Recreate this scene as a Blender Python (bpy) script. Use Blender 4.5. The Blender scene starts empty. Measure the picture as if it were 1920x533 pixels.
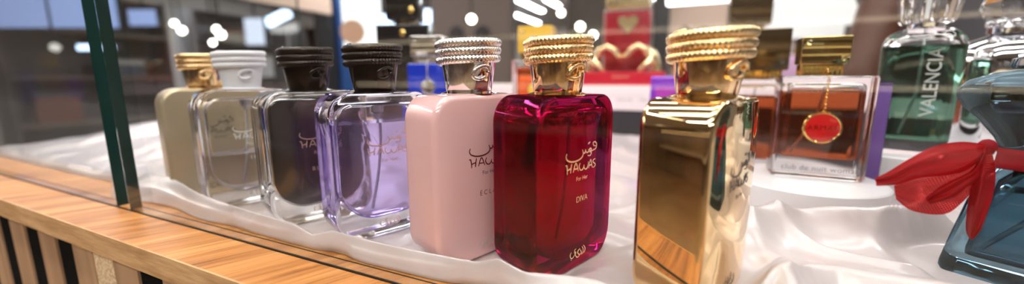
import bpy, math, random
import numpy as np
from mathutils import Vector, Matrix, Euler
random.seed(7); rng = np.random.RandomState(5)
C = bpy.context.scene.collection
S = 0.01                                   # everything below is written in centimetres
PI = math.pi; rad = math.radians

# ------------------------------------------------------------------ camera model (world x runs along the counter)
FPX, PITCH, CAMZ, YAW = 717.0, 0.165, 11.17, math.atan(0.452)
ca, sa = math.cos(YAW), math.sin(YAW)
def ray(u, v):
    a = (u-960)/FPX; b = -(v-266.5)/FPX
    x, y, z = a, math.cos(PITCH)+b*math.sin(PITCH), -math.sin(PITCH)+b*math.cos(PITCH)
    return ca*x-sa*y, sa*x+ca*y, z, y
def at(u, v, D):
    x, y, z, d = ray(u, v); k = D/d
    return (x*k, y*k, CAMZ+z*k)

# ------------------------------------------------------------------ mesh helpers
class MB:
    def __init__(s): s.v = []; s.f = []; s.m = []; s.uv = None
    def add(s, vs, fs, mi=0, M=None):
        o = len(s.v)
        for p in vs:
            if M is not None: p = M @ Vector(p)
            s.v.append((p[0], p[1], p[2]))
        for f in fs: s.f.append(tuple(i+o for i in f)); s.m.append(mi)
    def box(s, x0, x1, y0, y1, z0, z1, mi=0, M=None):
        s.add([(x0,y0,z0),(x1,y0,z0),(x1,y1,z0),(x0,y1,z0),(x0,y0,z1),(x1,y0,z1),(x1,y1,z1),(x0,y1,z1)],
              [(0,3,2,1),(4,5,6,7),(0,1,5,4),(1,2,6,5),(2,3,7,6),(3,0,4,7)], mi, M)
    def loft(s, rings, cap0=True, cap1=True, mi=0, M=None, flip=False, closed=True):
        n = len(rings[0]); vs = [p for r in rings for p in r]; fs = []
        for k in range(len(rings)-1):
            for i in range(n if closed else n-1):
                j = (i+1) % n
                fs.append((k*n+i, k*n+j, (k+1)*n+j, (k+1)*n+i))
        if cap0: fs.append(tuple(reversed(range(n))))
        if cap1: fs.append(tuple((len(rings)-1)*n+i for i in range(n)))
        if flip: fs = [tuple(reversed(f)) for f in fs]
        s.add(vs, fs, mi, M)
    def lathe(s, prof, n=48, cx=0, cy=0, mi=0, M=None, cap0=True, cap1=True, flip=False):
        s.loft([[(cx+r*math.cos(2*PI*i/n), cy+r*math.sin(2*PI*i/n), z) for i in range(n)] for r, z in prof], cap0, cap1, mi, M, flip)
    def tube(s, path, rad_, n=12, mi=0, M=None, bump=None):
        P = [Vector(p) for p in path]; rings = []
        up = None; L = 0.0
        for i, p in enumerate(P):
            t = (P[min(i+1, len(P)-1)]-P[max(i-1, 0)]).normalized()
            if up is None:
                up = Vector((0,0,1)) if abs(t.z) < .9 else Vector((1,0,0))
            a = (up-t*up.dot(t)).normalized(); b = t.cross(a); up = a
            if i: L += (P[i]-P[i-1]).length
            r = rad_(i/(len(P)-1)) if callable(rad_) else (rad_[i] if isinstance(rad_, (list, tuple)) else rad_)
            ring = []
            for k in range(n):
                th = 2*PI*k/n; rr = r*(1+(bump(L, th) if bump else 0))
                ring.append(p+a*math.cos(th)*rr+b*math.sin(th)*rr)
            rings.append(ring)
        s.loft(rings, True, True, mi, M)
    def rbox(s, w, d, h, r=.3, bev=.15, z0=0, cx=0, cy=0, mi=0, M=None, flip=False, seg=5, taper=1.0):
        """upright box with rounded vertical edges and bevelled top and bottom"""
        rings = []
        pr = [(bev*(1-math.sin(a)), bev*(1-math.cos(a))) for a in [PI/2*k/4 for k in range(5)]]
        prof = [(z0+pz, ins) for ins, pz in [(p[0], p[1]) for p in pr]]
        prof = [(z0+bev*(1-math.cos(a)), bev*(1-math.sin(a))) for a in [PI/2*k/4 for k in range(5)]]
        prof += [(z0+h-bev*(1-math.cos(a)), bev*(1-math.sin(a))) for a in [PI/2*(4-k)/4 for k in range(5)]]
        for z, ins in prof:
            t = 1+(taper-1)*(z-z0)/h
            rings.append([(cx+x, cy+y, z) for x, y in rrect(w*t-2*ins, d*t-2*ins, max(r-ins, .02), seg)])
        s.loft(rings, True, True, mi, M, flip)
    def strip(s, path, wid, y=0.0, th=.012, mi=0):
        """flat pen stroke in the local xz plane facing -y"""
        P = [Vector((p[0], p[1])) for p in path]
        Q = []
        for i in range(len(P)-1):
            p0 = P[max(i-1,0)]; p1 = P[i]; p2 = P[i+1]; p3 = P[min(i+2, len(P)-1)]
            for k in range(5):
                t = k/5
                Q.append(.5*((2*p1)+(p2-p0)*t+(2*p0-5*p1+4*p2-p3)*t*t+(3*p1-p0-3*p2+p3)*t**3))
        Q.append(P[-1]); n = len(Q); rings = []
        for i, p in enumerate(Q):
            t = (Q[min(i+1,n-1)]-Q[max(i-1,0)]).normalized(); nn = Vector((-t.y, t.x))
            w = wid*(.55+.45*math.sin(PI*min(1, max(0, (i+.6)/n))))
            a = p+nn*w/2; b = p-nn*w/2
            rings.append([(a.x, y-th, a.y), (b.x, y-th, b.y), (b.x, y, b.y), (a.x, y, a.y)])
        s.loft(rings, True, True, mi)
    def build(s, name, mats, parent=None, smooth=35, loc=None, rot=None, uv=None):
        me = bpy.data.meshes.new(name)
        me.from_pydata([(x*S, y*S, z*S) for x, y, z in s.v], [], s.f)
        if not isinstance(mats, (list, tuple)): mats = [mats]
        for m in mats: me.materials.append(m)
        if len(mats) > 1: me.polygons.foreach_set('material_index', s.m)
        if smooth:
            me.polygons.foreach_set('use_smooth', [True]*len(me.polygons))
            me.set_sharp_from_angle(angle=rad(smooth))
        me.update()
        o = bpy.data.objects.new(name, me); C.objects.link(o)
        if parent is not None: o.parent = parent
        if loc: o.location = Vector(loc)*S
        if rot: o.rotation_euler = rot
        return o

def rrect(w, d, r, seg=5):
    r = min(r, w/2-.001, d/2-.001); pts = []
    for cx, cy, a0 in ((w/2-r, -d/2+r, -PI/2), (w/2-r, d/2-r, 0), (-w/2+r, d/2-r, PI/2), (-w/2+r, -d/2+r, PI)):
        for k in range(seg+1):
            a = a0+PI/2*k/seg; pts.append((cx+r*math.cos(a), cy+r*math.sin(a)))
    return pts

def tag(o, label, cat, group=None, kind=None):
    o['label'] = label; o['category'] = cat
    if group: o['group'] = group
    if kind: o['kind'] = kind
    return o
def thing(name, label, cat, loc=(0,0,0), rz=0, group=None):
    o = bpy.data.objects.new(name, None); C.objects.link(o); o.empty_display_size = .01
    o.location = Vector(loc)*S; o.rotation_euler = (0,0,rz)
    return tag(o, label, cat, group)
def struct(o):
    o['kind'] = 'structure'; return o

# ------------------------------------------------------------------ materials
def mat(name, col=(.8,.8,.8), rough=.4, metal=0, trans=0, ior=1.45, emit=None, es=0, coat=0, sheen=0, alpha=1, spec=.5, aniso=0, sss=0):
    m = bpy.data.materials.new(name); m.use_nodes = True
    b = m.node_tree.nodes['Principled BSDF']; I = b.inputs
    I['Base Color'].default_value = (*col, 1); I['Roughness'].default_value = rough; I['Metallic'].default_value = metal
    I['Transmission Weight'].default_value = trans; I['IOR'].default_value = ior; I['Coat Weight'].default_value = coat
    I['Coat Roughness'].default_value = .03; I['Sheen Weight'].default_value = sheen; I['Alpha'].default_value = alpha
    I['Specular IOR Level'].default_value = spec; I['Anisotropic'].default_value = aniso
    if sss: I['Subsurface Weight'].default_value = sss; I['Subsurface Radius'].default_value = (.01,.006,.005)
    if emit: I['Emission Color'].default_value = (*emit, 1); I['Emission Strength'].default_value = es
    return m
def N(m, t, **kw):
    n = m.node_tree.nodes.new(t)
    for k, v in kw.items(): setattr(n, k, v)
    return n
def L(m, a, b): m.node_tree.links.new(a, b)
def pb(m): return m.node_tree.nodes['Principled BSDF']
def glass(name, col, ior=1.5, rough=0.0):
    m = bpy.data.materials.new(name); m.use_nodes = True; nt = m.node_tree
    nt.nodes.remove(nt.nodes['Principled BSDF'])
    g = nt.nodes.new('ShaderNodeBsdfGlass'); g.inputs['Color'].default_value = (*col, 1); g.inputs['IOR'].default_value = ior
    g.inputs['Roughness'].default_value = rough
    nt.links.new(g.outputs[0], nt.nodes['Material Output'].inputs[0]); return m
def noise_bump(m, scale, strength, dist=.001, detail=3):
    tc = N(m, 'ShaderNodeTexCoord'); n = N(m, 'ShaderNodeTexNoise'); n.inputs['Scale'].default_value = scale; n.inputs['Detail'].default_value = detail
    b = N(m, 'ShaderNodeBump'); b.inputs['Strength'].default_value = strength; b.inputs['Distance'].default_value = dist
    L(m, tc.outputs['Object'], n.inputs['Vector']); L(m, n.outputs[0], b.inputs['Height']); L(m, b.outputs[0], pb(m).inputs['Normal'])
def noise_col(m, c0, c1, scale, stretch=(1,1,1), rotz=0, detail=6, p0=.35, p1=.65, mid=None):
    tc = N(m, 'ShaderNodeTexCoord'); mp = N(m, 'ShaderNodeMapping'); mp.vector_type = 'TEXTURE' if False else 'POINT'
    mp0 = N(m, 'ShaderNodeMapping'); mp0.inputs['Rotation'].default_value = (0,0,rotz)
    mp.inputs['Scale'].default_value = stretch
    n = N(m, 'ShaderNodeTexNoise'); n.inputs['Scale'].default_value = scale; n.inputs['Detail'].default_value = detail; n.inputs['Distortion'].default_value = .4
    r = N(m, 'ShaderNodeValToRGB'); e = r.color_ramp.elements
    e[0].position = p0; e[0].color = (*c0, 1); e[1].position = p1; e[1].color = (*c1, 1)
    if mid: x = e.new((p0+p1)/2); x.color = (*mid, 1)
    L(m, tc.outputs['Object'], mp0.inputs[0]); L(m, mp0.outputs[0], mp.inputs[0]); L(m, mp.outputs[0], n.inputs['Vector'])
    L(m, n.outputs[0], r.inputs[0]); L(m, r.outputs[0], pb(m).inputs['Base Color'])
    return n

M = {}
M['clear'] = glass('clear_glass', (1,1,1), 1.5)
M['lilac_glass'] = glass('lilac_tinted_glass', (.955,.945,.985), 1.5)
M['lilac_liquid'] = glass('lilac_liquid', (.83,.77,.94), 1.36)
M['ice_liquid'] = glass('pale_grey_liquid', (.84,.82,.84), 1.36)
M['burgundy_glass'] = glass('burgundy_glass', (.73,.085,.35), 1.5)
M['burgundy_liquid'] = glass('burgundy_liquid', (.93,.44,.55), 1.4)
M['amber_liquid'] = glass('amber_liquid', (.68,.33,.19), 1.36)
M['green_liquid'] = glass('green_liquid', (.35,.52,.44), 1.36)
M['blue_glass'] = glass('pale_blue_glass', (.47,.60,.66), 1.5)
M['blue_liquid'] = glass('pale_blue_liquid', (.84,.90,.92), 1.36)
M['cobalt_glass'] = glass('cobalt_glass', (.10,.22,.90), 1.5)
M['cobalt'] = mat('cobalt_lacquer', (.005,.03,.45), .12, coat=1)
M['orange_liquid'] = glass('orange_liquid', (.95,.42,.22), 1.36)
M['crystal'] = glass('cut_crystal', (1,1,1), 1.6)
M['black_lacquer'] = mat('black_brown_lacquer', (.022,.013,.010), .08, coat=1)
M['black_metal'] = mat('black_chrome', (.055,.045,.04), .14, 1)
M['silver'] = mat('silver_metal', (.93,.90,.88), .08, 1)
M['silver_dark'] = mat('chrome', (.75,.75,.78), .05, 1)
M['gold'] = mat('polished_gold', (.95,.68,.36), .07, 1)
M['gold_warm'] = mat('yellow_gold', (.95,.66,.22), .1, 1)
M['gold_body'] = mat('gold_mirror_coating', (.93,.66,.34), .025, 1)
M['gold_dull'] = mat('pale_gold_coating', (.62,.50,.33), .3, .55)
M['rose'] = mat('rose_gold_print', (.75,.48,.42), .3, .6)
M['gold_print'] = mat('gold_print', (.95,.72,.42), .25, .5)
M['maroon_print'] = mat('maroon_print', (.16,.02,.025), .3, .2)
M['white_print'] = mat('white_print', (.85,.85,.85), .4)
M['dark_print'] = mat('dark_print', (.05,.035,.03), .4)
M['grey_print'] = mat('pale_grey_print', (.62,.52,.54), .6)
M['silver_print'] = mat('silver_print', (.72,.74,.72), .3, .4)
M['white_cap'] = mat('white_cap_lacquer', (.92,.90,.93), .3, coat=.3)
M['pink'] = mat('pink_lacquer', (.88,.52,.51), .2, coat=1)
M['tube'] = mat('dip_tube_plastic', (.9,.9,.92), .25, trans=.7, ior=1.3)
M['pump'] = mat('pump_plastic', (.55,.5,.55), .4, trans=.3)
M['satin'] = mat('white_pink_satin', (.60,.525,.525), .30, sheen=.1, spec=1.0, coat=.55)
pb(M['satin']).inputs['Coat Roughness'].default_value = .24; pb(M['satin']).inputs['Coat IOR'].default_value = 1.8
_tc = N(M['satin'], 'ShaderNodeTexCoord'); _n1 = N(M['satin'], 'ShaderNodeTexNoise'); _n1.inputs['Scale'].default_value = 16; _n1.inputs['Detail'].default_value = 1.5; _n1.inputs['Distortion'].default_value = 1.6
_b1 = N(M['satin'], 'ShaderNodeBump'); _b1.inputs['Strength'].default_value = .55; _b1.inputs['Distance'].default_value = .011
_n2 = N(M['satin'], 'ShaderNodeTexNoise'); _n2.inputs['Scale'].default_value = 900; _b2 = N(M['satin'], 'ShaderNodeBump'); _b2.inputs['Strength'].default_value = .06; _b2.inputs['Distance'].default_value = .0004
L(M['satin'], _tc.outputs['Object'], _n1.inputs['Vector']); L(M['satin'], _tc.outputs['Object'], _n2.inputs['Vector'])
L(M['satin'], _n1.outputs[0], _b1.inputs['Height']); L(M['satin'], _n2.outputs[0], _b2.inputs['Height']); L(M['satin'], _b1.outputs[0], _b2.inputs['Normal']); L(M['satin'], _b2.outputs[0], pb(M['satin']).inputs['Normal'])
M['acrylic'] = mat('white_acrylic', (.66,.63,.64), .35)
M['plinth'] = mat('pinkish_white_acrylic', (.86,.74,.77), .4)
M['plinth_dark'] = mat('black_plinth_base', (.03,.028,.035), .5)
M['pane_edge'] = mat('dark_green_glass_edge', (.006,.030,.024), .3, spec=.3)
M['red_box'] = mat('red_lacquer', (.52,.008,.03), .3, coat=.3)
M['gold_hand'] = mat('pale_gold_hands', (.93,.72,.42), .18, .9)
M['purple'] = mat('purple_glass_lacquer', (.22,.03,.50), .15, coat=1)
M['magenta'] = mat('magenta_panel', (.42,.05,.42), .25, coat=.5)
M['yellow'] = mat('yellow_lacquer', (.86,.52,.07), .25, coat=.4)
M['bronze'] = mat('bronze_metal', (.28,.20,.12), .14, 1)
M['olive_gold'] = mat('gold_block_metal', (.62,.47,.20), .06, 1)
M['enamel'] = mat('red_enamel', (.50,.012,.012), .12, coat=1)
M['black_bottle'] = mat('black_bottle_glass', (.012,.010,.010), .15, coat=.5)
M['slat'] = mat('slat_wood', (.42,.25,.14), .5)
noise_col(M['slat'], (.30,.17,.09), (.50,.31,.18), 40, (1,1,.06))
M['slat_back'] = mat('black_felt', (.004,.004,.004), .9, spec=.1)
M['pale_strip'] = mat('pale_board', (.74,.55,.32), .7)
noise_col(M['pale_strip'], (.55,.36,.18), (.85,.68,.45), 420, p0=.4, p1=.6)
# wood deck: streaky veneer grain running slantwise
def wood(name, c0, c1, mid, rotz, scale, stretch, rough=.38):
    m = mat(name, mid, rough, spec=.45)
    tc = N(m, 'ShaderNodeTexCoord'); r0 = N(m, 'ShaderNodeMapping'); r0.inputs['Rotation'].default_value = (0,0,rotz)
    mp = N(m, 'ShaderNodeMapping'); mp.inputs['Scale'].default_value = stretch
    n1 = N(m, 'ShaderNodeTexNoise'); n1.inputs['Scale'].default_value = scale; n1.inputs['Detail'].default_value = 5; n1.inputs['Distortion'].default_value = .3
    n2 = N(m, 'ShaderNodeTexNoise'); n2.inputs['Scale'].default_value = scale*5; n2.inputs['Detail'].default_value = 3
    mx = N(m, 'ShaderNodeMix'); mx.data_type = 'FLOAT'; mx.inputs[0].default_value = .38
    cr = N(m, 'ShaderNodeValToRGB'); e = cr.color_ramp.elements
    e[0].position = .34; e[0].color = (*c0,1); e[1].position = .64; e[1].color = (*c1,1); x = e.new(.49); x.color = (*mid,1)
    L(m, tc.outputs['Object'], r0.inputs[0]); L(m, r0.outputs[0], mp.inputs[0])
    L(m, mp.outputs[0], n1.inputs['Vector']); L(m, mp.outputs[0], n2.inputs['Vector'])
    L(m, n1.outputs[0], mx.inputs[2]); L(m, n2.outputs[0], mx.inputs[3]); L(m, mx.outputs[0], cr.inputs[0])
    L(m, cr.outputs[0], pb(m).inputs['Base Color'])
    bp = N(m, 'ShaderNodeBump'); bp.inputs['Strength'].default_value = .12; bp.inputs['Distance'].default_value = .0005
    L(m, mx.outputs[0], bp.inputs['Height']); L(m, bp.outputs[0], pb(m).inputs['Normal'])
    return m
M['deck'] = wood('orange_oak_veneer', (.20,.068,.016), (.60,.29,.10), (.46,.19,.052), rad(27), 75, (1, .055, 1))
M['band'] = wood('oak_edge_band', (.33,.18,.075), (.60,.38,.19), (.47,.27,.12), 0, 130, (.10, 1, 1.0), .45)
# thin display glass: mostly clear, reflecting by angle
def thin_glass(name):
    m = bpy.data.materials.new(name); m.use_nodes = True; nt = m.node_tree
    nt.nodes.remove(nt.nodes['Principled BSDF'])
    t = nt.nodes.new('ShaderNodeBsdfTransparent'); t.inputs[0].default_value = (.965,.98,.975,1)
    g = nt.nodes.new('ShaderNodeBsdfGlossy'); g.inputs['Roughness'].default_value = 0.0
    f = nt.nodes.new('ShaderNodeFresnel')          # a sheet: the same reflectance from either side
    gm = nt.nodes.new('ShaderNodeNewGeometry'); mr = nt.nodes.new('ShaderNodeMapRange')
    mr.inputs[3].default_value = 1.5; mr.inputs[4].default_value = 1/1.5
    nt.links.new(gm.outputs['Backfacing'], mr.inputs[0]); nt.links.new(mr.outputs[0], f.inputs['IOR'])
    mx = nt.nodes.new('ShaderNodeMixShader')
    nt.links.new(f.outputs[0], mx.inputs[0]); nt.links.new(t.outputs[0], mx.inputs[1]); nt.links.new(g.outputs[0], mx.inputs[2])
    nt.links.new(mx.outputs[0], nt.nodes['Material Output'].inputs[0]); return m
M['pane'] = thin_glass('display_glass')
# organza: sheer woven red
def organza(name, lo=-.6, hi=.3, amin=.35):
    m = mat(name, (.28,.001,.004), .55, spec=.2)
    nt = m.node_tree; out = nt.nodes['Material Output']
    uv = N(m, 'ShaderNodeUVMap'); sep = N(m, 'ShaderNodeSeparateXYZ'); L(m, uv.outputs[0], sep.inputs[0])
    def thread(o, f):
        a = N(m, 'ShaderNodeMath', operation='MULTIPLY'); a.inputs[1].default_value = f*2*PI; L(m, o, a.inputs[0])
        s_ = N(m, 'ShaderNodeMath', operation='SINE'); L(m, a.outputs[0], s_.inputs[0]); return s_.outputs[0]
    t1, t2 = thread(sep.outputs[0], 1), thread(sep.outputs[1], 1)
    mx = N(m, 'ShaderNodeMath', operation='MAXIMUM'); L(m, t1, mx.inputs[0]); L(m, t2, mx.inputs[1])
    mr = N(m, 'ShaderNodeMapRange'); L(m, mx.outputs[0], mr.inputs[0])
    mr.inputs[1].default_value = lo; mr.inputs[2].default_value = hi; mr.inputs[3].default_value = amin; mr.inputs[4].default_value = 1.0
    tl = N(m, 'ShaderNodeBsdfTranslucent'); tl.inputs[0].default_value = (.60,.004,.012,1)
    a = N(m, 'ShaderNodeMixShader'); a.inputs[0].default_value = .28
    L(m, pb(m).outputs[0], a.inputs[1]); L(m, tl.outputs[0], a.inputs[2])
    tr = N(m, 'ShaderNodeBsdfTransparent'); tr.inputs[0].default_value = (.9,.12,.11,1)
    b = N(m, 'ShaderNodeMixShader'); L(m, mr.outputs[0], b.inputs[0]); L(m, tr.outputs[0], b.inputs[1]); L(m, a.outputs[0], b.inputs[2])
    L(m, b.outputs[0], out.inputs[0]); return m
M['ribbon_band'] = mat('red_ribbon_band', (.22,.002,.008), .6, spec=.2)
M['organza'] = organza('red_organza')
M['organza_sheer'] = organza('sheer_red_organza', -.1, .95, .12)
def emis(name, col, s):
    m = bpy.data.materials.new(name); m.use_nodes = True; nt = m.node_tree; nt.nodes.remove(nt.nodes['Principled BSDF'])
    e = nt.nodes.new('ShaderNodeEmission'); e.inputs[0].default_value = (*col,1); e.inputs[1].default_value = s
    nt.links.new(e.outputs[0], nt.nodes['Material Output'].inputs[0]); return m
M['led'] = emis('led_white', (1,.96,.91), 17)
M['led_front'] = emis('led_front_white', (1,.95,.89), 20); M['led_soft'] = emis('led_soft_white', (1,.97,.95), 8)
M['led_far'] = emis('led_far_white', (.95,.97,1), 21)
M['led_wall'] = emis('led_wall_strip', (1,.97,.95), 4)
M['spot'] = emis('spot_lamp', (1,.93,.84), 9)
M['screen'] = emis('blue_white_screen', (.55,.72,1), 2.6)
M['bluesign'] = emis('dim_blue_lit_panel', (.30,.38,.68), .75)
M['fascia'] = mat('peach_wood_fascia', (.85,.62,.50), .5)
M['housing'] = mat('white_housing', (.8,.8,.8), .4)

# ------------------------------------------------------------------ store shell
FLOOR, CEIL = -95.0, 168.0
X0, X1, Y0, Y1 = -820.0, 520.0, -380.0, 1120.0
m_floor = mat('polished_floor', (.26,.165,.09), .3); noise_col(m_floor, (.20,.12,.06), (.31,.20,.115), 1.2)
m_ceil = mat('ceiling_paint', (.42,.42,.45), .8)
m_wall_l = mat('wall_taupe', (.20,.17,.15), .7); noise_col(m_wall_l, (.34,.31,.30), (.62,.575,.55), .35, (1,1,.5))
m_wall_b = mat('wall_pale', (.55,.53,.52), .7)
m_wall_f = mat('wall_brown', (.3,.2,.14), .6); noise_col(m_wall_f, (.07,.045,.03), (.24,.16,.10), .5, (1,1,.4))
def slab(name, a, m):
    b = MB(); b.box(*a); return struct(b.build(name, m, smooth=0))
slab('floor', (X0,X1,Y0,Y1,FLOOR-10,FLOOR), m_floor)
slab('ceiling', (X0,X1,Y0,Y1,CEIL,CEIL+10), m_ceil)
slab('wall_left', (X0-10,X0,Y0,Y1,FLOOR-10,CEIL+10), m_wall_l)
slab('wall_right', (X1,X1+10,Y0,Y1,FLOOR-10,CEIL+10), m_wall_b)
slab('wall_back', (X0-10,X1+10,Y1,Y1+10,FLOOR-10,CEIL+10), m_wall_b)
slab('wall_front', (X0-10,X1+10,Y0-10,Y0,FLOOR-10,CEIL+10), m_wall_f)

# ------------------------------------------------------------------ counter with slatted front
GY, LY = 15.15, 11.6                       # glass plane, front edge of the ledge
CX0, CX1, CY1 = -103.0, 66.0, 96.0
ct = thing('display_counter', 'orange oak veneer counter with a black-backed slatted front under the glass', 'counter', (0,0,FLOOR))
def cb(name, m, boxes, sm=0):
    b = MB()
    for x in boxes: b.box(*x[:4], x[4]-FLOOR, x[5]-FLOOR)
    return b.build(name, m, ct, smooth=sm)
cb('countertop', M['deck'], [(CX0,CX1,LY+.12,CY1,-1.72,0)])
cb('edge_band', M['band'], [(CX0,CX1,LY,LY+.12,-1.72,0)])
cb('backing_board', M['slat_back'], [(CX0+1,CX1-1,12.75,15.2,FLOOR,-1.72)])
cb('carcass', M['slat'], [(CX0+1,CX0+3,15.2,CY1-2,FLOOR,-1.72),(CX1-3,CX1-1,15.2,CY1-2,FLOOR,-1.72),(CX0+3,CX1-3,CY1-3,CY1-2,FLOOR,-1.72)])
k = 0
x = -54.25-7.2*6
while x < 58:
    b = MB(); b.box(x, x+3.7, 12.58, 12.75, 0, -1.72-FLOOR); b.build('slat', M['slat'], ct, smooth=0)
    x += 7.2
o = cb('pale_strip', M['pale_strip'], [(-43.35,-39.85,12.65,12.75,FLOOR,-1.72)])
o['label'] = 'pale speckled board strip filling one gap between the slats'

# ------------------------------------------------------------------ glass front of the case
case = thing('display_case', 'clear glass display case with dark green pane edges standing on the counter', 'display case', (-18,GY,0))
def pane(name, label, x0, x1, y0, y1, z1, axis):
    b = MB(); b.box(x0+18,x1+18,y0-GY,y1-GY,0.02,z1)
    # faces order: bottom, top, y0, x1, y1, x0
    b.m = [0,1,0,1,0,1] if axis == 'x' else [0,1,1,0,1,0]
    o = b.build(name, [M['pane'], M['pane_edge']], case, smooth=0); o['label'] = label; return o
pane('glass_pane', 'long clear front glass pane in front of the row of perfume bottles', -42.8, 64, GY, GY+.8, 46, 'x')
pane('glass_pane', 'clear front glass pane at far left with dark green edge beside the joint', -101, -45.1, GY, GY+.8, 46, 'x')
pane('glass_pane', 'end glass pane closing the far left side of the display case', -101, -100.2, GY+.9, 77, 46, 'y')
b = MB(); b.box(-83.3,82,-.12,-.01,0,.1); b.box(-83.3,82,.81,.86,0,.05)
b.build('glass_channel', mat('dark_channel', (.02,.022,.02), .35, .6), case, smooth=0)

# ------------------------------------------------------------------ satin
def interp(x, xs, ys): return np.interp(x, xs, ys)
HAW = [('far_gold',-43.3,22.3,74),('ice',-36.13,21.51,74),('black',-27.27,21.2,70.7),('lilac',-20.32,21.11,67.2),
       ('pink',-12.38,20.87,69),('burgundy',-6.87,21.66,69.5),('gold',.91,21.58,69.2)]
flat_spots = [(h[1], h[2], {'far_gold':4.05,'gold':4.05}  .get(h[0], 4.0), 1.5, rad(h[3])) for h in HAW]
round_spots = [(9.9,40.9,6.6),(18.2,29.5,4.9),(19.9,50.6,6),(28.4,55.2,6),(-31.2,43.2,6),(-19.6,51.5,6),(-43.6,53.2,6.5),(7.0,53.5,5),(15.8,45.9,1.8),(-1.8,61.3,5)]
def satin_h(X, Y):
    # wavy front roll
    cxs = [-103,-70,-56,-48.5,-43.7,-38,-32.3,-27.8,-24.2,-22.6,-21.6,-20.3,-17.3,-14.3,-9.7,-8.3,-6.8,-5,-3.35,-1.8,0,6,12,30,64]
    cys = [20.2,20,19.6,19.2,18.7,17.6,16.95,16.75,16.6,16.45,16.45,16.75,16.65,16.7,16.8,16.85,16.55,17.1,17.55,17.3,16.9,17.2,18,18.4,18.6]
    yc = interp(X, cxs, cys); hc = interp(X, [-103,-60,-48,-44,-36,-30,-24,-22,-20.5,-16,-9.7,-8.4,-7.0,-5,-3,0,6,64], [.5,.6,1.7,1.9,1.5,1.35,1.25,.85,1.3,1.2,1.3,1.75,1.5,1.45,1.3,1.1,.9,.8])
    d = Y-yc
    front = np.where(d < 0, hc, hc*np.exp(-(d/.62)**2))
    wob = 0*X
    # loose waves
    wx = X+1.8*np.sin(Y*.23+.7); wy = Y+1.5*np.sin(X*.19)
    wave = .22*np.sin(.42*wx+.61*wy)+.16*np.sin(.75*wx-.33*wy+1.1)+.10*np.sin(1.3*wx+.9*wy+.4)
    wave = wave*np.interp(X, [-60,-30,0], [.35,.6,1.0])+.25
    # the big folds on the right
    def ridge(pts, hgt, w0, w1):
        best = np.full(X.shape, 1e9); side = np.zeros(X.shape)
        tot = 0
        for (ax, ay), (bx, by) in zip(pts[:-1], pts[1:]):
            dx, dy = bx-ax, by-ay; LL = dx*dx+dy*dy
            t = np.clip(((X-ax)*dx+(Y-ay)*dy)/LL, 0, 1)
            dd = np.hypot(X-ax-t*dx, Y-ay-t*dy); s_ = np.sign((X-ax)*dy-(Y-ay)*dx)
            upd = dd < best; best = np.where(upd, dd, best); side = np.where(upd, s_, side)
        w = np.where(side > 0, w0, w1)
        return hgt*np.exp(-(best/w)**1.5)
    r = ridge([(4.6,29.3),(6.8,31.2),(11.0,32.6),(13.2,33.6),(15.8,34.6)], 2.1, 1.3, 2.4)
    r += ridge([(4.6,27.2),(5.2,24.5),(5.6,21.0)], .55, .8, 1.2)
    r += ridge([(5.0,21.9),(6.5,23.6),(7.8,23.9),(10.2,23.6),(14,22.4)], 1.25, .8, 1.6)
    r += ridge([(6.6,30.2),(8.6,28.2),(11.5,27.1),(13.6,27.3)], .75, .6, 1.3)
    r += ridge([(15.9,36.2),(16.4,39.4),(18.5,42.5)], 1.9, 1.2, 2.0)
    r += ridge([(-4,31),(0,36),(3,44)], .5, 1.0, 2.0)
    r += ridge([(-5.5,27.5),(-2,30.5),(2.5,31.5)], .35, .6, 1.2)
    h = np.where(Y > yc, wave*np.clip((Y-yc)/2, 0, 1), 0)
    mask = np.ones(X.shape)
    for cx, cy, hw, hd, rz in flat_spots:
        lx = (X-cx)*math.cos(rz)+(Y-cy)*math.sin(rz); ly = -(X-cx)*math.sin(rz)+(Y-cy)*math.cos(rz)
        q = np.maximum(np.abs(lx)-hw+.25, np.abs(ly)-hd-.5)
        mask = np.minimum(mask, np.clip((q+.15)/1.5, 0, 1))
    for cx, cy, R in round_spots:
        mask = np.minimum(mask, np.clip((np.hypot(X-cx, Y-cy)-R)/1.8, 0, 1))
    mask = mask*mask*(3-2*mask)
    left = np.exp(-((X+52)/7)**2-((Y-34)/9)**2)*1.0+np.exp(-((X+72)/9)**2-((Y-38)/10)**2)*2.5+np.exp(-((X+90)/8)**2-((Y-40)/12)**2)*3
    z = (h+r+left)*mask+(front+wob)*np.where(Y > yc, np.maximum(mask, np.exp(-(d/.38)**2)), 1)
    z = np.where(d < 0, (front+wob), z)
    return np.maximum(z, 0)+.08, yc
nx, ny = 1000, 300
xs = np.linspace(-99.6, 63, nx)
tt = np.linspace(0, 1, ny); tt = .22*tt+.78*tt**2.6
XX = np.repeat(xs[:,None], ny, 1)
_, ycx = satin_h(XX[:, :1], np.full((nx,1), 20.0))
hem = 16.2+.05*np.sin(xs*.42)+np.clip((-49-xs)*.35, 0, 2.6)
for bx, bw, bd in ((-41,4.5,.75),(-20.2,1.5,.6),(-9.3,1.5,.55),(-31,2.5,.25)):
    hem += bd*np.exp(-((xs-bx)/bw)**2)
hem = np.minimum(hem, ycx[:,0]-.25)
YY = hem[:,None]+(76.3-hem[:,None])*tt[None,:]
ZZ, yc = satin_h(XX, YY)
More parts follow.
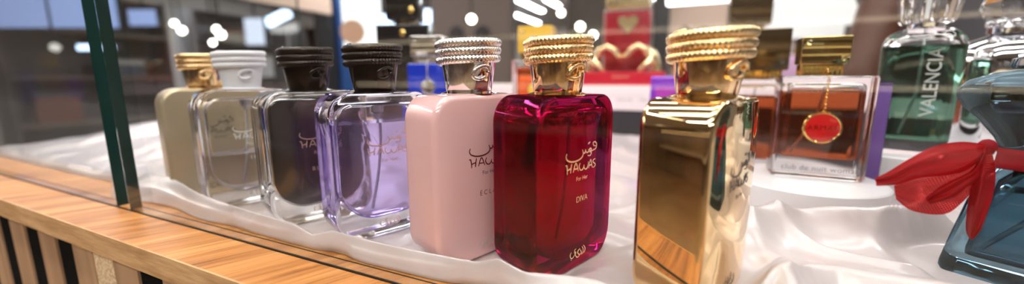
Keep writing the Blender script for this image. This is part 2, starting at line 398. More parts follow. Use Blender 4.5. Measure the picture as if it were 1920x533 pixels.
# hem hangs: the front skirt drops from the crest to the wood at the hem
dfr = np.clip((YY-hem[:,None])/np.maximum(yc-hem[:,None], .05), 0, 1)
hcrest, _ = satin_h(XX, np.maximum(YY, yc))
prof_ = np.interp(dfr, [0,.12,.22,.32,.42,.55,.75,.9,1.0], [0,.22,.46,.60,.62,.70,.86,.965,1.0])
second = 1+.10*np.sin(XX*.55+1.3)*np.sin(dfr*PI)
ZZ = np.where(YY < yc, .05+(hcrest-.05)*np.clip(prof_*second, 0, 1), ZZ)
b = MB()
b.v = [(XX[i,j], YY[i,j], ZZ[i,j]) for i in range(nx) for j in range(ny)]
b.f = [(i*ny+j, (i+1)*ny+j, (i+1)*ny+j+1, i*ny+j+1) for i in range(nx-1) for j in range(ny-1)]
b.m = [0]*len(b.f)
satin = tag(b.build('satin_cloth', M['satin'], smooth=180), 'white satin cloth lying in soft folds under all the perfume bottles', 'cloth')
sol = satin.modifiers.new('thickness', 'SOLIDIFY'); sol.thickness = .0004; sol.offset = -1
ST = .09                                    # top of the satin where things stand

# ------------------------------------------------------------------ the row of coil-capped bottles
def font_mesh(txt, size, width=None):
    cu = bpy.data.curves.new('t', 'FONT'); cu.body = txt; cu.size = size; cu.align_x = 'CENTER'; cu.extrude = 0
    if width: cu.space_character = width
    o = bpy.data.objects.new('t', cu); C.objects.link(o); bpy.context.view_layer.update()
    dg = bpy.context.evaluated_depsgraph_get(); me = o.evaluated_get(dg).to_mesh()
    vs = [tuple(v.co) for v in me.vertices]; fs = [tuple(p.vertices) for p in me.polygons]
    o.evaluated_get(dg).to_mesh_clear(); bpy.data.objects.remove(o); bpy.data.curves.remove(cu)
    return vs, fs
def put_text(b, txt, size, cx, z, y, spacing=None, mi=0, th=.012, vertical=False):
    vs, fs = font_mesh(txt, size, spacing)
    if vertical: P = [(cx-q, y-th, z+p) for p, q, _ in vs]
    else: P = [(cx+p, y-th, z+q) for p, q, _ in vs]
    b.add(P, fs, mi)
ARAB = [[(-1.47,7.06),(-1.53,6.86),(-1.39,6.67),(-1.0,6.55),(-.49,6.56),(-.12,6.69),(0,6.89),(-.09,7.12)],[(-.01,6.92),(.16,6.91),(.23,7.1)],[(.24,6.99),(.35,6.9),(.51,6.92),(.56,7.08)],
        [(.57,6.94),(.7,6.89),(.84,6.98),(.75,7.1),(.64,7.04),(.76,6.91),(.84,6.8),(.7,6.67),(.46,6.72)],[(.84,6.92),(1.09,6.96),(1.35,7.03),(1.42,7.26),(1.22,7.42),(1.01,7.38),(1.1,7.21),(1.37,7.16)],[(.47,7.38),(.68,7.48)]]
HAWAS = [[(-1.56,6.39),(-1.47,6.41),(-1.41,6.17),(-1.4,5.89)],[(-1.41,6.11),(-1.11,6.2)],[(-1.04,6.44),(-1.1,6.16),(-1.12,5.92)],[(-.9,5.93),(-.67,6.43),(-.43,5.94)],[(-.82,6.1),(-.5,6.1)],
         [(-.27,6.38),(-.36,6.19),(-.25,5.99),(-.05,5.96),(.08,6.08),(.12,6.23)],[(.1,6.11),(.2,5.97),(.39,5.95),(.52,6.1),(.56,6.35)],[(.6,5.93),(.79,6.42),(.98,5.95)],[(.65,6.09),(.94,6.1)],
         [(1.32,6.39),(1.11,6.36),(1.06,6.24),(1.25,6.13),(1.35,6.01),(1.18,5.91),(.97,5.94)]]
EMBL = [[(.31,1.29),(.5,1.07),(.47,.88),(.34,.79)],[(.17,1.25),(.31,1.03),(.24,.82),(.12,.78)],[(.01,1.1),(.11,.91),(.04,.8)],[(-.03,1.19),(-.2,1.12),(-.25,1.0),(-.13,.86),(0,.84)],
        [(-.42,1.3),(-.56,1.24),(-.52,1.02),(-.36,.77),(-.2,.73),(-.03,.81)],[(-.59,1.11),(-.46,1.11),(-.43,.99)],[(-.87,1.21),(-.97,1.07),(-.89,.86),(-.7,.83),(-.55,.97)],[(-.89,.75),(-.83,.73)]]
BW, BT, BH = 7.6, 3.2, 10.16; CROWN = .32
def face_outline(w, h, rt, rb, z0, seg=12, barrel=.06):
    pts = []
    for cx, cz, r, a0 in ((w/2-rb, z0+rb, rb, -PI/2), (w/2-rt, z0+h-rt, rt, 0), (-w/2+rt, z0+h-rt, rt, PI/2), (-w/2+rb, z0+rb, rb, PI)):
        for k in range(seg+1):
            a = a0+PI/2*k/seg; pts.append((cx+r*math.cos(a), cz+r*math.sin(a)))
    if barrel:
        out = []
        for x, z in pts:
            q = (z-z0)/h; out.append((x*(1-barrel*(2*abs(q-.55))**2.2*.5), z))
        pts = out
    return pts
def slab_loft(b, w, h, t, rt, rb, z0, bev, mi=0, flip=False, n=6, crown=0.0):
    ts = []
    for k in range(n+1):
        a = PI/2*k/n; ts.append((-t/2+bev*(1-math.cos(a)) if False else -t/2+bev*(1-math.sin(PI/2-a)) , bev*(1-math.sin(a))))
    ts = [(-t/2+bev*(1-math.cos(PI/2*k/n)), bev*(1-math.sin(PI/2*k/n))) for k in range(n+1)]
    ts += [(-y, i) for y, i in reversed(ts)]
    rings = []
    for y, ins in ts:
        o = face_outline(w-2*ins, h-2*ins, max(rt-ins, .05), max(rb-ins, .05), z0+ins)
        rings.append([(x, y, z) for x, z in o])
    # faces are closed by shrinking rings, then bowed outwards across the width
    zc = z0+h/2
    def shrunk(r): return [[(x*q, y, zc+(z-zc)*q) for x, y, z in r] for q in (.02,.2,.4,.6,.8)]
    rings = shrunk(rings[0])+rings+list(reversed(shrunk(rings[-1])))
    if crown: rings = [[(x, y*(1+crown/(t/2)*(1-min(1, (x/(w/2))**2))), z) for x, y, z in r] for r in rings]
    b.loft(rings, True, True, mi, None, not flip)
def bow(b):
    b.v = [(x, y-CROWN*(1-(x/(BW/2))**2), z) for x, y, z in b.v]
def coil_cap(parent, z0, mcone, mcoil, turn=0.0, fine=True, tail=True):
    """tapered cup wrapped at the top by a scaly coil, its tail curling on the side"""
    b = MB(); b.lathe([(1.28,z0+.04),(1.38,z0+.04),(1.41,z0+.10),(1.53,z0+.9),(1.66,z0+1.75),(1.72,z0+2.9),(1.62,z0+3.05),(1.2,z0+3.1),(.02,z0+3.1)], 64)
    cone = b.build('cap', mcone, parent, smooth=40)
    turns = 3.5; pitch = .465; R0 = 1.72; r = .245; n = int(turns*(460 if fine else 60))
    path = []
    for i in range(n+1):
        t = i/n*turns; a = turn+rad(105)+t*2*PI
        rr = R0+.03*t; zz = z0+1.66+pitch*t
        if t > 2.95: rr -= (t-2.95)*.6; zz = z0+1.66+pitch*2.95+(t-2.95)*pitch*.35
        path.append((rr*math.cos(a), rr*math.sin(a), zz))
    def scales(Ls, th):
        a, c_ = Ls*PI/.20, th*3.5
        return .05-.15*max(math.exp(-(math.sin(a+c_)/.40)**2), math.exp(-(math.sin(a-c_)/.40)**2))
    bump = scales if fine else (lambda Ls, th: .05*math.cos(Ls*20))
    c = MB(); c.tube(path, lambda q: r*min(1, .45+q*18, .35+(1-q)*9), 36 if fine else 10, bump=bump)
    coil = c.build('coil', mcoil, cone, smooth=60)
    if tail:
        c = MB(); p = []
        a0 = turn+rad(15)
        for i in range(141):
            q = i/140
            th = -.35+q*5.6
            du = .55*math.cos(th)*(1-.1*q)+.05; dz = .36*math.sin(th)+.25*du
            zz = z0+1.20+dz; rr = 1.40+.145*(zz-z0)+.10+.03*q
            a = a0+du/rr
            p.append((rr*math.cos(a), rr*math.sin(a), zz))
        c.tube(p, lambda q: .15-.05*q, 12, bump=scales if fine else None)
        c.build('coil_tail', mcoil, cone, smooth=60)
    return cone
def hawas(label, x, y, rz, kind, mcap, mcoil, mprint, gender, name, turn, emblem=True, letters=True):
    t = thing('perfume_bottle', label, 'perfume bottle', (x,y,ST), rad(rz), 'row of coil-capped perfume bottles')
    yf = -BT/2
    if kind in ('clear', 'lilac', 'black', 'burgundy'):
        b = MB(); slab_loft(b, BW, BH, BT, 1.5, 1.7, 0, .30 if kind != 'burgundy' else .22, crown=CROWN)
        iw, ih, it, iz = {'burgundy':(BW-1.1, BH-1.5, BT-.9, .8), 'black':(BW-.8, BH-1.75, BT-.7, 1.25)}.get(kind, (BW-1.3, BH-2.1, BT-1.1, 1.35))
        slab_loft(b, iw, ih, it, 1.0, 2.2, iz, .25, flip=True, crown=CROWN)
        gm = {'clear':M['clear'], 'lilac':M['lilac_glass'], 'black':M['clear'], 'burgundy':M['burgundy_glass']}[kind]
        b.build('glass_body', gm, t, smooth=30)
        lv = {'clear':4.6, 'lilac':8.05, 'black':BH-.9, 'burgundy':9.0}[kind]
        l = MB()
        if kind == 'black': slab_loft(l, iw-.02, ih-.02, it-.02, 1.0, 2.2, iz+.01, .25, crown=CROWN)
        else:
            # liquid: cavity outline cut flat at the fill level
            e = .012; o = []
            ts = [(-it/2-e+.25*(1-math.cos(PI/2*k/5)), .25*(1-math.sin(PI/2*k/5))) for k in range(6)]; ts += [(-q, i) for q, i in reversed(ts)]
            rings = []
            for q, ins in ts:
                oo = face_outline(iw+2*e-2*ins, ih+2*e-2*ins, max(1.0-ins,.05), max(2.2-ins,.05), iz-e+ins)
                rings.append([(px, q, min(pz, lv-.0005*abs(px))) for px, pz in oo])
            zc = iz+ih/2
            def shr(r): return [[(px*g, q, min(lv-.0005*abs(px*g), zc+(pz-zc)*g) if pz < lv-.01 else min(lv-.0005*abs(px*g), max(zc, lv) if g > .9 else zc+(lv-zc)*g)) for px, q, pz in r] for g in (.02,.25,.5,.75)]
            rings = shr(rings[0])+rings+list(reversed(shr(rings[-1])))
            rings = [[(px, q*(1+CROWN/(it/2)*(1-min(1, (px/(iw/2))**2))), pz) for px, q, pz in r] for r in rings]
            l.loft(rings, True, True, 0, None, True)
        l.build('liquid' if kind != 'black' else 'inner_coating', {'clear':M['ice_liquid'],'lilac':M['lilac_liquid'],'black':M['black_lacquer'],'burgundy':M['burgundy_liquid']}[kind], t, smooth=30)
        if kind in ('clear', 'lilac', 'burgundy'):
            b = MB(); b.lathe([(.42,9.35),(.42,8.75),(.2,8.62),(.12,8.3)], 20); b.build('pump', M['pump'], t)
            b = MB(); p = [(.0+.9*math.sin(q*1.3)*(q**1.5)*(-1), .12*q, 8.35-q*6.6) for q in [i/20 for i in range(21)]]
            b.tube(p, .1, 10); b.build('dip_tube', M['tube'], t)
    else:
        b = MB(); slab_loft(b, BW, BH, BT, 1.5, 1.7, 0, .34 if kind != 'gold' else .28, crown=CROWN)
        b.build('body', {'pink':M['pink'],'gold':M['gold_body'],'dull':M['gold_dull']}[kind], t, smooth=30)
    b = MB(); b.lathe([(1.74,BH-.03),(1.76,BH+.03),(1.42,BH+.13),(1.3,BH+.2)], 48); b.build('neck_ring', mcap, t)
    coil_cap(t, BH+.06, mcap, mcoil, turn-rad(rz))
    if letters:
        b = MB()
        for s_ in ARAB: b.strip(s_, .085, yf)
        for s_ in HAWAS: b.strip(s_, .075, yf)
        if gender: put_text(b, gender, .34, -.05, 5.38, yf)
        if name: put_text(b, name, {5:.42}.get(len(name), .50), 0.0, 4.10, yf, {5:1.5, 3:1.5}.get(len(name), 1.0))
        bow(b); b.build('lettering', mprint, t, smooth=0)
        if emblem:
            b = MB()
            for s_ in EMBL: b.strip(s_, .065, yf)
            bow(b); b.build('emblem', M['silver_print'] if kind == 'pink' else mprint, t, smooth=0)
    return t
H_ = {h[0]: h[1:] for h in HAW}
# turn: where the tail sits, as a world angle seen from above (the camera stands towards -y)
hawas('pale gold bottle with gold coil cap, farthest left of the row and half hidden', *H_['far_gold'], 'dull', M['gold'], M['gold'], M['dark_print'], 'For Him', None, rad(-40), letters=True)
hawas('clear bottle half full with plain white rope cap, second from left in the row', *H_['ice'], 'clear', M['white_cap'], M['white_cap'], M['white_print'], 'For Him', 'ICE', rad(-35))
hawas('dark brown-black bottle with clear base and black coil cap, beside the white-capped one', *H_['black'], 'black', M['black_metal'], M['black_metal'], M['rose'], 'For Him', 'BLACK', rad(-30))
hawas('lilac liquid bottle in thick clear glass with black coil cap', *H_['lilac'], 'lilac', M['black_metal'], M['black_metal'], M['rose'], 'For Him', None, rad(-38))
hawas('glossy opaque pink bottle with silver coil cap and dark lettering', *H_['pink'], 'pink', M['silver'], M['silver'], M['maroon_print'], 'For Her', '\u00c9CLAT', rad(-50))
hawas('translucent burgundy red bottle with gold coil cap and gold lettering', *H_['burgundy'], 'burgundy', M['gold'], M['gold'], M['gold_print'], 'For Her', 'DIVA', rad(-52))
hawas('mirror-bright gold bottle with big gold coil cap, nearest and last of the row', *H_['gold'], 'gold', M['gold'], M['gold'], M['dark_print'], 'For Her', None, rad(-60))

# ------------------------------------------------------------------ white pedestals
def pedestal(x, y, r, h, label):
    b = MB(); b.lathe([(r-.05,0),(r,.06),(r,h-.12),(r-.12,h),(.02,h)], 96)
    return tag(b.build('round_pedestal', M['acrylic'], loc=(x,y,ST), smooth=40), label, 'pedestal', 'white round pedestals')
pedestal(9.9, 40.9, 5.9, 2.35, 'low white round pedestal under the amber bottle with the red pendant')
pedestal(20.2, 50.6, 4.5, 3.8, 'white round pedestal under the green bottle')
pedestal(28.4, 55.2, 4.4, 4.4, 'white round pedestal under the silver fluted bottle')
pedestal(-31.2, 43.2, 4.6, 4.1, 'white round pedestal under the cobalt blue bottle with silver cap')
pedestal(-19.6, 51.5, 4.8, 4.6, 'white round pedestal under the orange bottle with yellow cap')
pedestal(-43.6, 53.2, 5.6, 4.4, 'white round pedestal under the tall black bottle')

# ------------------------------------------------------------------ square pendant bottles
def stone(b, x, y, z, r):
    b.lathe([(r,0),(r*.8,.12),(r*.45,.2),(.01,.2)], 8, M=Matrix.Translation((x,y,z)) @ Matrix.Rotation(PI/2, 4, 'X'))
def club(label, x, y, z, rz, W, T, Hh, liq, mcap, capw, caph, capd, mglass, pend, text=False, fill=.86, opaque=None, capx=0, group='square perfume bottles with block caps'):
    t = thing('perfume_bottle', label, 'perfume bottle', (x,y,z), rad(rz), group)
    b = MB(); b.rbox(W, T, Hh, .35, .2)
    iw, it, iz, ih = W-1.3, T-1.1, 1.75, Hh-2.4
    if opaque is None:
        b.rbox(iw, it, ih, .45, .35, z0=iz, flip=True)
        b.build('glass_body', mglass, t, smooth=30)
        l = MB(); l.rbox(iw+.024, it+.024, ih*fill, .45, .3, z0=iz-.012); l.build('liquid', liq, t, smooth=30)
        l = MB(); l.tube([(.1,0,Hh-.9),(-.3,.05,Hh*.6),(-1.9,.1,iz+.3)], .11, 10); l.build('dip_tube', M['tube'], t)
    else: b.build('glass_body', opaque, t, smooth=30)
    b = MB(); b.rbox(capw*.86, capd*.8, .95, .2, .06, z0=Hh+.02, cx=capx-.1)
    for k in range(9): b.box(capx-.1-capw*.43+.2+k*capw*.86/9, capx-.1-capw*.43+.2+k*capw*.86/9+.12, -capd*.4-.05, -capd*.4+.05, Hh+.08, Hh+.9)
    b.build('collar', M['gold_warm'] if mcap is not M['silver'] else M['silver'], t, smooth=30)
    b = MB(); b.rbox(capw, capd, caph, .12, .09, z0=Hh+.97, cx=capx); cap = b.build('cap', mcap, t, smooth=30)
    b = MB(); stone(b, capx-capw*.36, -capd/2, Hh+.97+caph*.78, .26); b.build('rhinestone', M['crystal'], cap, smooth=0)
    b = MB(); stone(b, capx+capw*.36, -capd/2, Hh+.97+caph*.2, .26); b.build('rhinestone', M['crystal'], cap, smooth=0)
    if pend:
        mp, mr, pz, pr = pend
        px = capx+.25; yf = -T/2-.16
        b = MB()
        n = 12; z1, z0 = Hh+.55, pz+pr+.1
        for k in range(n):
            zz = z1+(z0-z1)*(k+.5)/n; ll = (z1-z0)/n*.72
            yy = -capd*.4-.12+(yf+.02+capd*.4)*min(1, (k+.5)/2.5)
            ring = [(px+(.085*math.cos(a) if k%2 else .02*math.cos(a)), yy+(0.02*math.cos(a) if k%2 else .085*math.cos(a)), zz+ll*math.sin(a)) for a in [2*PI*i/14 for i in range(15)]]
            b.tube(ring, .033, 6)
        b.build('chain', mr, t, smooth=40)
        R = Matrix.Translation((px, yf, pz)) @ Matrix.Rotation(PI/2, 4, 'X')
        b = MB(); b.lathe([(pr*.9,-.1),(pr,-.1),(pr*1.05,0),(pr,.1),(pr*.93,.12),(pr*.9,.08)], 48, M=R); b.tube([(px+.12*math.cos(a), yf, pz+pr+.08+.12*math.sin(a)) for a in [2*PI*i/16 for i in range(17)]], .04, 6)
        pn = b.build('pendant', mr, t, smooth=40)
        b = MB(); b.lathe([(pr*.91,.02),(pr*.9,.09),(pr*.6,.12),(.01,.13)], 48, M=R, cap0=True); b.build('pendant_disc', mp, pn, smooth=40)
        if text:
            b = MB(); put_text(b, 'ARMAF', .62, px-.02, pz-.2, yf-.135, 1.1); b.build('pendant_lettering', M['gold_warm'], pn, smooth=0)
        b = MB(); stone(b, px+pr*.55, yf-.1, pz-pr*.55, .15); b.build('pendant_stone', M['crystal'], pn, smooth=0)
    if text:
        b = MB(); put_text(b, 'club de nuit woman', .66, .1, .72, -T/2, 1.05); b.build('lettering', mat('grey_etch', (.22,.2,.22), .4), t, smooth=0)
    return t
club('amber bottle with olive gold block cap and red round pendant on a chain', 10.95, 42.35, 2.35+ST, -1, 6.7, 3.3, 8.95, M['amber_liquid'], M['olive_gold'], 3.45, 2.35, 2.3, M['clear'],
     (M['enamel'], M['gold_warm'], 4.55, 1.33), True, .93, capx=-.35)
club('amber bottle with large bronze-gold block cap, behind and left of the red-pendant one', 7.3, 53.3, ST, 4, 6.4, 3.6, 11.0, M['amber_liquid'], M['bronze'], 5.0, 4.6, 3.0, M['clear'], None, capx=.3)
club('cobalt blue bottle with silver block cap and silver pendant', -31.2, 43.2, 4.1+ST, 14, 6.0, 3.2, 8.9, None, M['silver'], 4.4, 2.55, 2.6, None, (M['silver'], M['silver'], 5.9, .95), opaque=M['cobalt'], capx=-.3)
club('orange bottle with bright yellow block cap and yellow round pendant', -19.6, 51.5, 4.6+ST, 6, 6.2, 3.3, 9.0, M['orange_liquid'], M['yellow'], 4.7, 3.5, 3.4, M['clear'], (M['yellow'], M['gold_warm'], 4.9, 1.1), fill=.95, capx=.2)

# ------------------------------------------------------------------ raised white plinth at the back with its things
pl = thing('display_plinth', 'long pinkish white plinth with a black recessed base behind the bottles', 'plinth', (-27,84.4,ST))
b = MB(); b.box(-50,60,-7.3,8,4.95,9.7); b.build('plinth_box', M['plinth'], pl, smooth=0)
b = MB(); b.box(-49,59,-6.9,7.6,0,4.95); b.build('recessed_base', M['plinth_dark'], pl, smooth=0)
b = MB()
for x0, w, z, h in ((12.6,7.5,7.65,.14),(14.6,1.7,6.75,.42),(16.5,1.2,6.75,.42),(18.9,1.6,6.75,.42),(20.7,.9,6.75,.42)): b.box(x0, x0+w, -7.33, -7.3, z, z+h)
b.build('price_print', M['grey_print'], pl, smooth=0)
PZ = ST+9.7
# red bottle with heart, held over by golden hands
def heart(s, n=40):
    return [(s*(16*math.sin(a)**3)/16, s*(13*math.cos(a)-5*math.cos(2*a)-2*math.cos(3*a)-math.cos(4*a))/16) for a in [2*PI*i/n for i in range(n)]]
hx, hy = -12.2, 84.2
t = thing('heart_bottle', 'red square-faced bottle with pale gold heart and gold collar, standing behind the golden hands', 'perfume bottle', (hx,hy+1.6,PZ), rad(4))
b = MB(); b.rbox(9.6, 3.0, 15.6, .5, .3); b.rbox(8.6, 2.0, 14.6, .3, .2, z0=.5, flip=True); b.build('glass_body', M['clear'], t, smooth=30)
b = MB(); b.rbox(8.62, 2.02, 14.62, .3, .2, z0=.49); b.build('red_core', M['red_box'], t, smooth=30)
b = MB(); hp = heart(2.05); b.loft([[(x+.2, -1.62, 12.6+z) for x, z in hp], [(x+.2, -1.49, 12.6+z) for x, z in hp]], M=None); b.build('gold_heart', M['gold_hand'], t, smooth=30)
b = MB(); b.rbox(8.8, 2.9, 2.4, .4, .2, z0=15.62); b.build('collar', M['gold_hand'], t, smooth=30)
b = MB(); b.rbox(6.4, 2.6, 4.2, .4, .3, z0=18.05); b.build('cap', M['gold_hand'], t, smooth=30)
t = thing('hands_stand', 'red display base with two golden hands joined into a heart', 'stand', (hx,hy-3.2,PZ), rad(4))
b = MB(); b.rbox(15.8, 5.4, 2.7, .3, .15, cx=.2); b.build('red_base', M['red_box'], t, smooth=30)
b = MB(); b.box(-1.6,1.6,-2.72,-2.68,1.6,1.75); b.build('base_print', M['gold_print'], t, smooth=0)
def capsule_mesh(chains, vox=.0025, smooth=6):
    """tapered limbs merged into one continuous skin"""
    b = MB()
    for pts, rs in chains:
        P = [Vector(p) for p in pts]; path = []; rr = []
        for i in range(len(P)-1):
            for k in range(8): path.append(P[i].lerp(P[i+1], k/8)); rr.append(rs[i]+(rs[i+1]-rs[i])*k/8)
        path.append(P[-1]); rr.append(rs[-1])
        d0 = (path[0]-path[1]).normalized(); d1 = (path[-1]-path[-2]).normalized()
        pre = [(path[0]+d0*rs[0]*q, rs[0]*math.sqrt(max(1-q*q,.01))) for q in (.95,.7,.4)]
        post = [(path[-1]+d1*rs[-1]*q, rs[-1]*math.sqrt(max(1-q*q,.01))) for q in (.4,.7,.95)]
        b.tube([p for p, _ in pre]+path+[p for p, _ in post], [q for _, q in pre]+rr+[q for _, q in post], 14)
    me = bpy.data.meshes.new('tmp'); me.from_pydata([(x*S,y*S,z*S) for x,y,z in b.v], [], b.f)
    o = bpy.data.objects.new('tmp', me); C.objects.link(o)
    r = o.modifiers.new('r', 'REMESH'); r.mode = 'VOXEL'; r.voxel_size = vox
    sm = o.modifiers.new('s', 'SMOOTH'); sm.iterations = smooth; sm.factor = .5
    bpy.context.view_layer.update(); dg = bpy.context.evaluated_depsgraph_get()
    out = bpy.data.meshes.new_from_object(o.evaluated_get(dg)); bpy.data.objects.remove(o); bpy.data.meshes.remove(me)
    out.polygons.foreach_set('use_smooth', [True]*len(out.polygons)); return out
def skin(name, m, chains, parent, vox=.0025, smooth=6):
    me = capsule_mesh(chains, vox, smooth); me.name = name; me.materials.clear(); me.materials.append(m)
    o = bpy.data.objects.new(name, me); C.objects.link(o)
    if parent is not None: o.parent = parent
    return o
for sgn in (-1, 1):
    ch = [([(sgn*6.6,0,2.4),(sgn*6.3,0,4.2),(sgn*5.4,0,6.0)], [1.0,1.0,1.25]), ([(sgn*5.6,.5,5.6),(sgn*4.4,.5,6.9)], [1.05,.95]), ([(sgn*5.6,-.6,5.6),(sgn*4.4,-.6,6.9)], [1.05,.95])]
    for k, yy in enumerate((-1.5,-.55,.4,1.35)):
        ln = (.92,1.0,.97,.86)[k]
        ch.append(([(sgn*4.4,yy,7.0),(sgn*(4.4-1.6*ln),yy,7.75),(sgn*(4.4-3.0*ln),yy,7.0),(sgn*(4.3-4.0*ln),yy*.9,5.7)], [.55,.5,.45,.36]))
    ch.append(([(sgn*5.5,-1.2,5.0),(sgn*4.6,-1.7,4.1),(sgn*4.0,-1.7,3.5),(sgn*3.5,-1.6,2.95)], [.75,.6,.52,.42]))
    skin('golden_hand', M['gold_hand'], ch, t, .0014, 4)
# tall bottle with bronze block cap
t = thing('perfume_bottle', 'tall amber bottle with dark bronze cap on the plinth, highest above the gold coil cap', 'perfume bottle', (9.3,84.2,PZ), rad(3))
b = MB(); b.rbox(8.2, 4, 9.6, .5, .3); b.rbox(7.0, 2.9, 8.2, .4, .3, z0=1, flip=True); b.build('glass_body', M['clear'], t, smooth=30)
b = MB(); b.rbox(7.02, 2.92, 8.0, .4, .3, z0=.99); b.build('liquid', M['amber_liquid'], t, smooth=30)
b = MB(); b.rbox(5.2, 3.2, 1.2, .3, .1, z0=9.62); b.build('collar', M['gold_warm'], t, smooth=30)
b = MB(); b.rbox(6.6, 4.2, 7.0, .25, .15, z0=10.84, cx=.2); cp = b.build('cap', M['bronze'], t, smooth=30)
b = MB(); stone(b, -2.4, -2.1, 12.0, .4); b.build('rhinestone', M['crystal'], cp, smooth=0)

# slim purple carton just beyond the amber bottle
t = thing('carton', 'slim purple carton with black sides standing just behind the red-pendant amber bottle', 'box', (15.8,45.9,ST), rad(2))
b = MB(); b.rbox(1.9, 1.3, 10.6, .06, .05); b.build('black_side', M['black_bottle'], t, smooth=30)
b = MB(); b.rbox(1.75, .12, 10.3, .03, .03, z0=.15, cy=-.66); b.build('purple_front', mat('purple_card', (.13,.06,.25), .4), t, smooth=30)
b = MB(); b.box(-.9,.9,-.6,.6,10.6,10.66); b.build('lid_flap', M['purple'], t, smooth=0)

# purple bottle
t = thing('perfume_bottle', 'purple bottle with magenta front panel between the plinth and the gold bottle', 'perfume bottle', (-1.8,61.3,ST), rad(3))
b = MB(); b.rbox(6.2, 3.2, 11.4, .5, .35); b.build('glass_body', M['purple'], t, smooth=30)
b = MB(); b.rbox(4.6, .5, 9.0, .2, .1, z0=.8, cy=-1.52); b.build('front_panel', M['magenta'], t, smooth=30)
b = MB(); b.lathe([(1.0,11.4),(1.0,11.7),(.9,11.75),(1.15,11.8),(1.15,14.2),(1.0,14.35),(.02,14.35)], 40); b.build('cap', M['silver'], t, smooth=40)

# tall black bottle
t = thing('perfume_bottle', 'tall black bottle with broad shoulders and black cap standing behind the blue one', 'perfume bottle', (-43.6,53.2,4.4+ST), rad(20))
b = MB(); b.rbox(8.8, 4.6, 15.4, .6, .3); b.build('glass_body', M['black_bottle'], t, smooth=30)
b = MB(); b.lathe([(1.7,15.4),(1.7,16.1),(1.5,16.2)], 40); b.build('neck_ring', M['bronze'], t, smooth=40)
b = MB(); b.rbox(5.6, 3.6, 7.4, .5, .3, z0=16.1); b.build('cap', M['black_bottle'], t, smooth=30)
b = MB(); b.lathe([(.42,0),(.5,.1),(.3,.2),(.01,.2)], 24, M=Matrix.Translation((1.6,-1.8,17.6)) @ Matrix.Rotation(PI/2, 4, 'X')); b.build('gold_glint', M['gold_warm'], t)  # gold disc standing in for a blurred glint on the cap
b = MB(); b.lathe([(.42,0),(.5,.1),(.3,.2),(.01,.2)], 24, M=Matrix.Translation((.2,-2.3,14.0)) @ Matrix.Rotation(PI/2, 4, 'X')); b.build('gold_glint', M['gold_warm'], t)  # second glint modelled as a gold disc, lower on the body

# ------------------------------------------------------------------ green bottle with upright lettering
t = thing('perfume_bottle', 'green bottle with upright silver lettering and fluted crystal cap', 'perfume bottle', (20.3,50.4,3.8+ST), rad(-19))
def chamf(w, d, c): return [(w/2-c,-d/2),(w/2,-d/2+c),(w/2,d/2-c),(w/2-c,d/2),(-w/2+c,d/2),(-w/2,d/2-c),(-w/2,-d/2+c),(-w/2+c,-d/2)]
def prism(b, prof, flip=False):
    b.loft([[(x, y, z) for x, y in rrect(w, d, c, 4)] for w, d, c, z in prof], True, True, 0, None, flip)
b = MB(); prism(b, [(5.3,3.6,1.1,0),(5.5,3.8,1.1,.25),(5.4,3.7,1.1,1.2),(5.7,3.9,1.2,10.1),(5.6,3.8,1.2,10.7),(5.0,3.4,1.2,11.3),(3.8,2.6,1.1,11.8),(2.5,2.3,1.1,12.0)])
prism(b, [(4.3,2.5,.8,1.4),(4.6,2.7,.9,1.7),(4.8,2.9,.9,10.3),(4.2,2.5,.9,10.9),(3,2,.9,11.2)], True)
b.build('glass_body', M['clear'], t, smooth=30)
b = MB(); prism(b, [(4.31,2.51,.8,1.39),(4.62,2.72,.9,1.7),(4.82,2.92,.9,10.3)]); b.build('liquid', M['green_liquid'], t, smooth=30)
b = MB(); put_text(b, 'VALENCIA', 1.34, 1.3, 6.9, -1.93, 1.0, vertical=True); b.build('lettering', M['silver_print'], t, smooth=0)
b = MB(); b.tube([(0,0,11.6),(.1,.1,6),(-.7,.2,1.8)], .12, 10); b.build('dip_tube', M['tube'], t)
b = MB(); b.lathe([(1.25,12.0),(1.25,12.35),(1.05,12.4)], 32); b.build('neck_ring', M['silver'], t)
b = MB()
def flute(r, z, n=12): return [((r*(1+.05*((i%2)*2-1)))*math.cos(2*PI*i/(2*n)), (r*(1+.05*((i%2)*2-1)))*math.sin(2*PI*i/(2*n)), z) for i in range(2*n)]
b.loft([flute(1.7,12.4), flute(1.9,12.65), flute(2.2,15.0), flute(2.45,16.6), flute(2.2,17.1), flute(1.2,17.3)]); b.build('cap', M['crystal'], t, smooth=0)

# silver fluted bottle
t = thing('perfume_bottle', 'silver fluted bottle with beaded crystal cap at the far right edge', 'perfume bottle', (28.4,55.2,4.4+ST), rad(-25))
def flr(r, z, n=18, e=.006): return [((r*(1+e*math.cos(n*2*PI*i/144)))*math.cos(2*PI*i/144), .72*(r*(1+e*math.cos(n*2*PI*i/144)))*math.sin(2*PI*i/144), z) for i in range(144)]
b = MB(); b.loft([flr(3.7,0,e=.0), flr(3.9,.3,e=.01), flr(4.0,4), flr(4.1,8.2), flr(3.9,9.2,e=.004), flr(3.1,10.1,e=.0), flr(1.9,10.7,e=0), flr(1.3,10.9,e=0)])
b.build('glass_body', M['silver_dark'], t, smooth=50)
b = MB(); b.lathe([(1.2,10.9),(1.5,11.0),(1.5,11.5),(1.1,11.6)], 32); b.build('neck_ring', M['silver_dark'], t)
b = MB()
for k in range(9):
    a = 2*PI*k/9; b.lathe([(.02,-.42),(.3,-.3),(.42,0),(.3,.3),(.02,.42)], 12, M=Matrix.Translation((1.35*math.cos(a), 1.35*math.sin(a), 12.0)))
b.build('beads', M['silver_dark'], t, smooth=60)
b = MB(); b.loft([flute(1.2,11.6,8), flute(1.8,12.4,8), flute(2.3,13.6,8), flute(1.7,15.2,8), flute(.4,15.9,8)]); b.build('cap', M['crystal'], t, smooth=0)

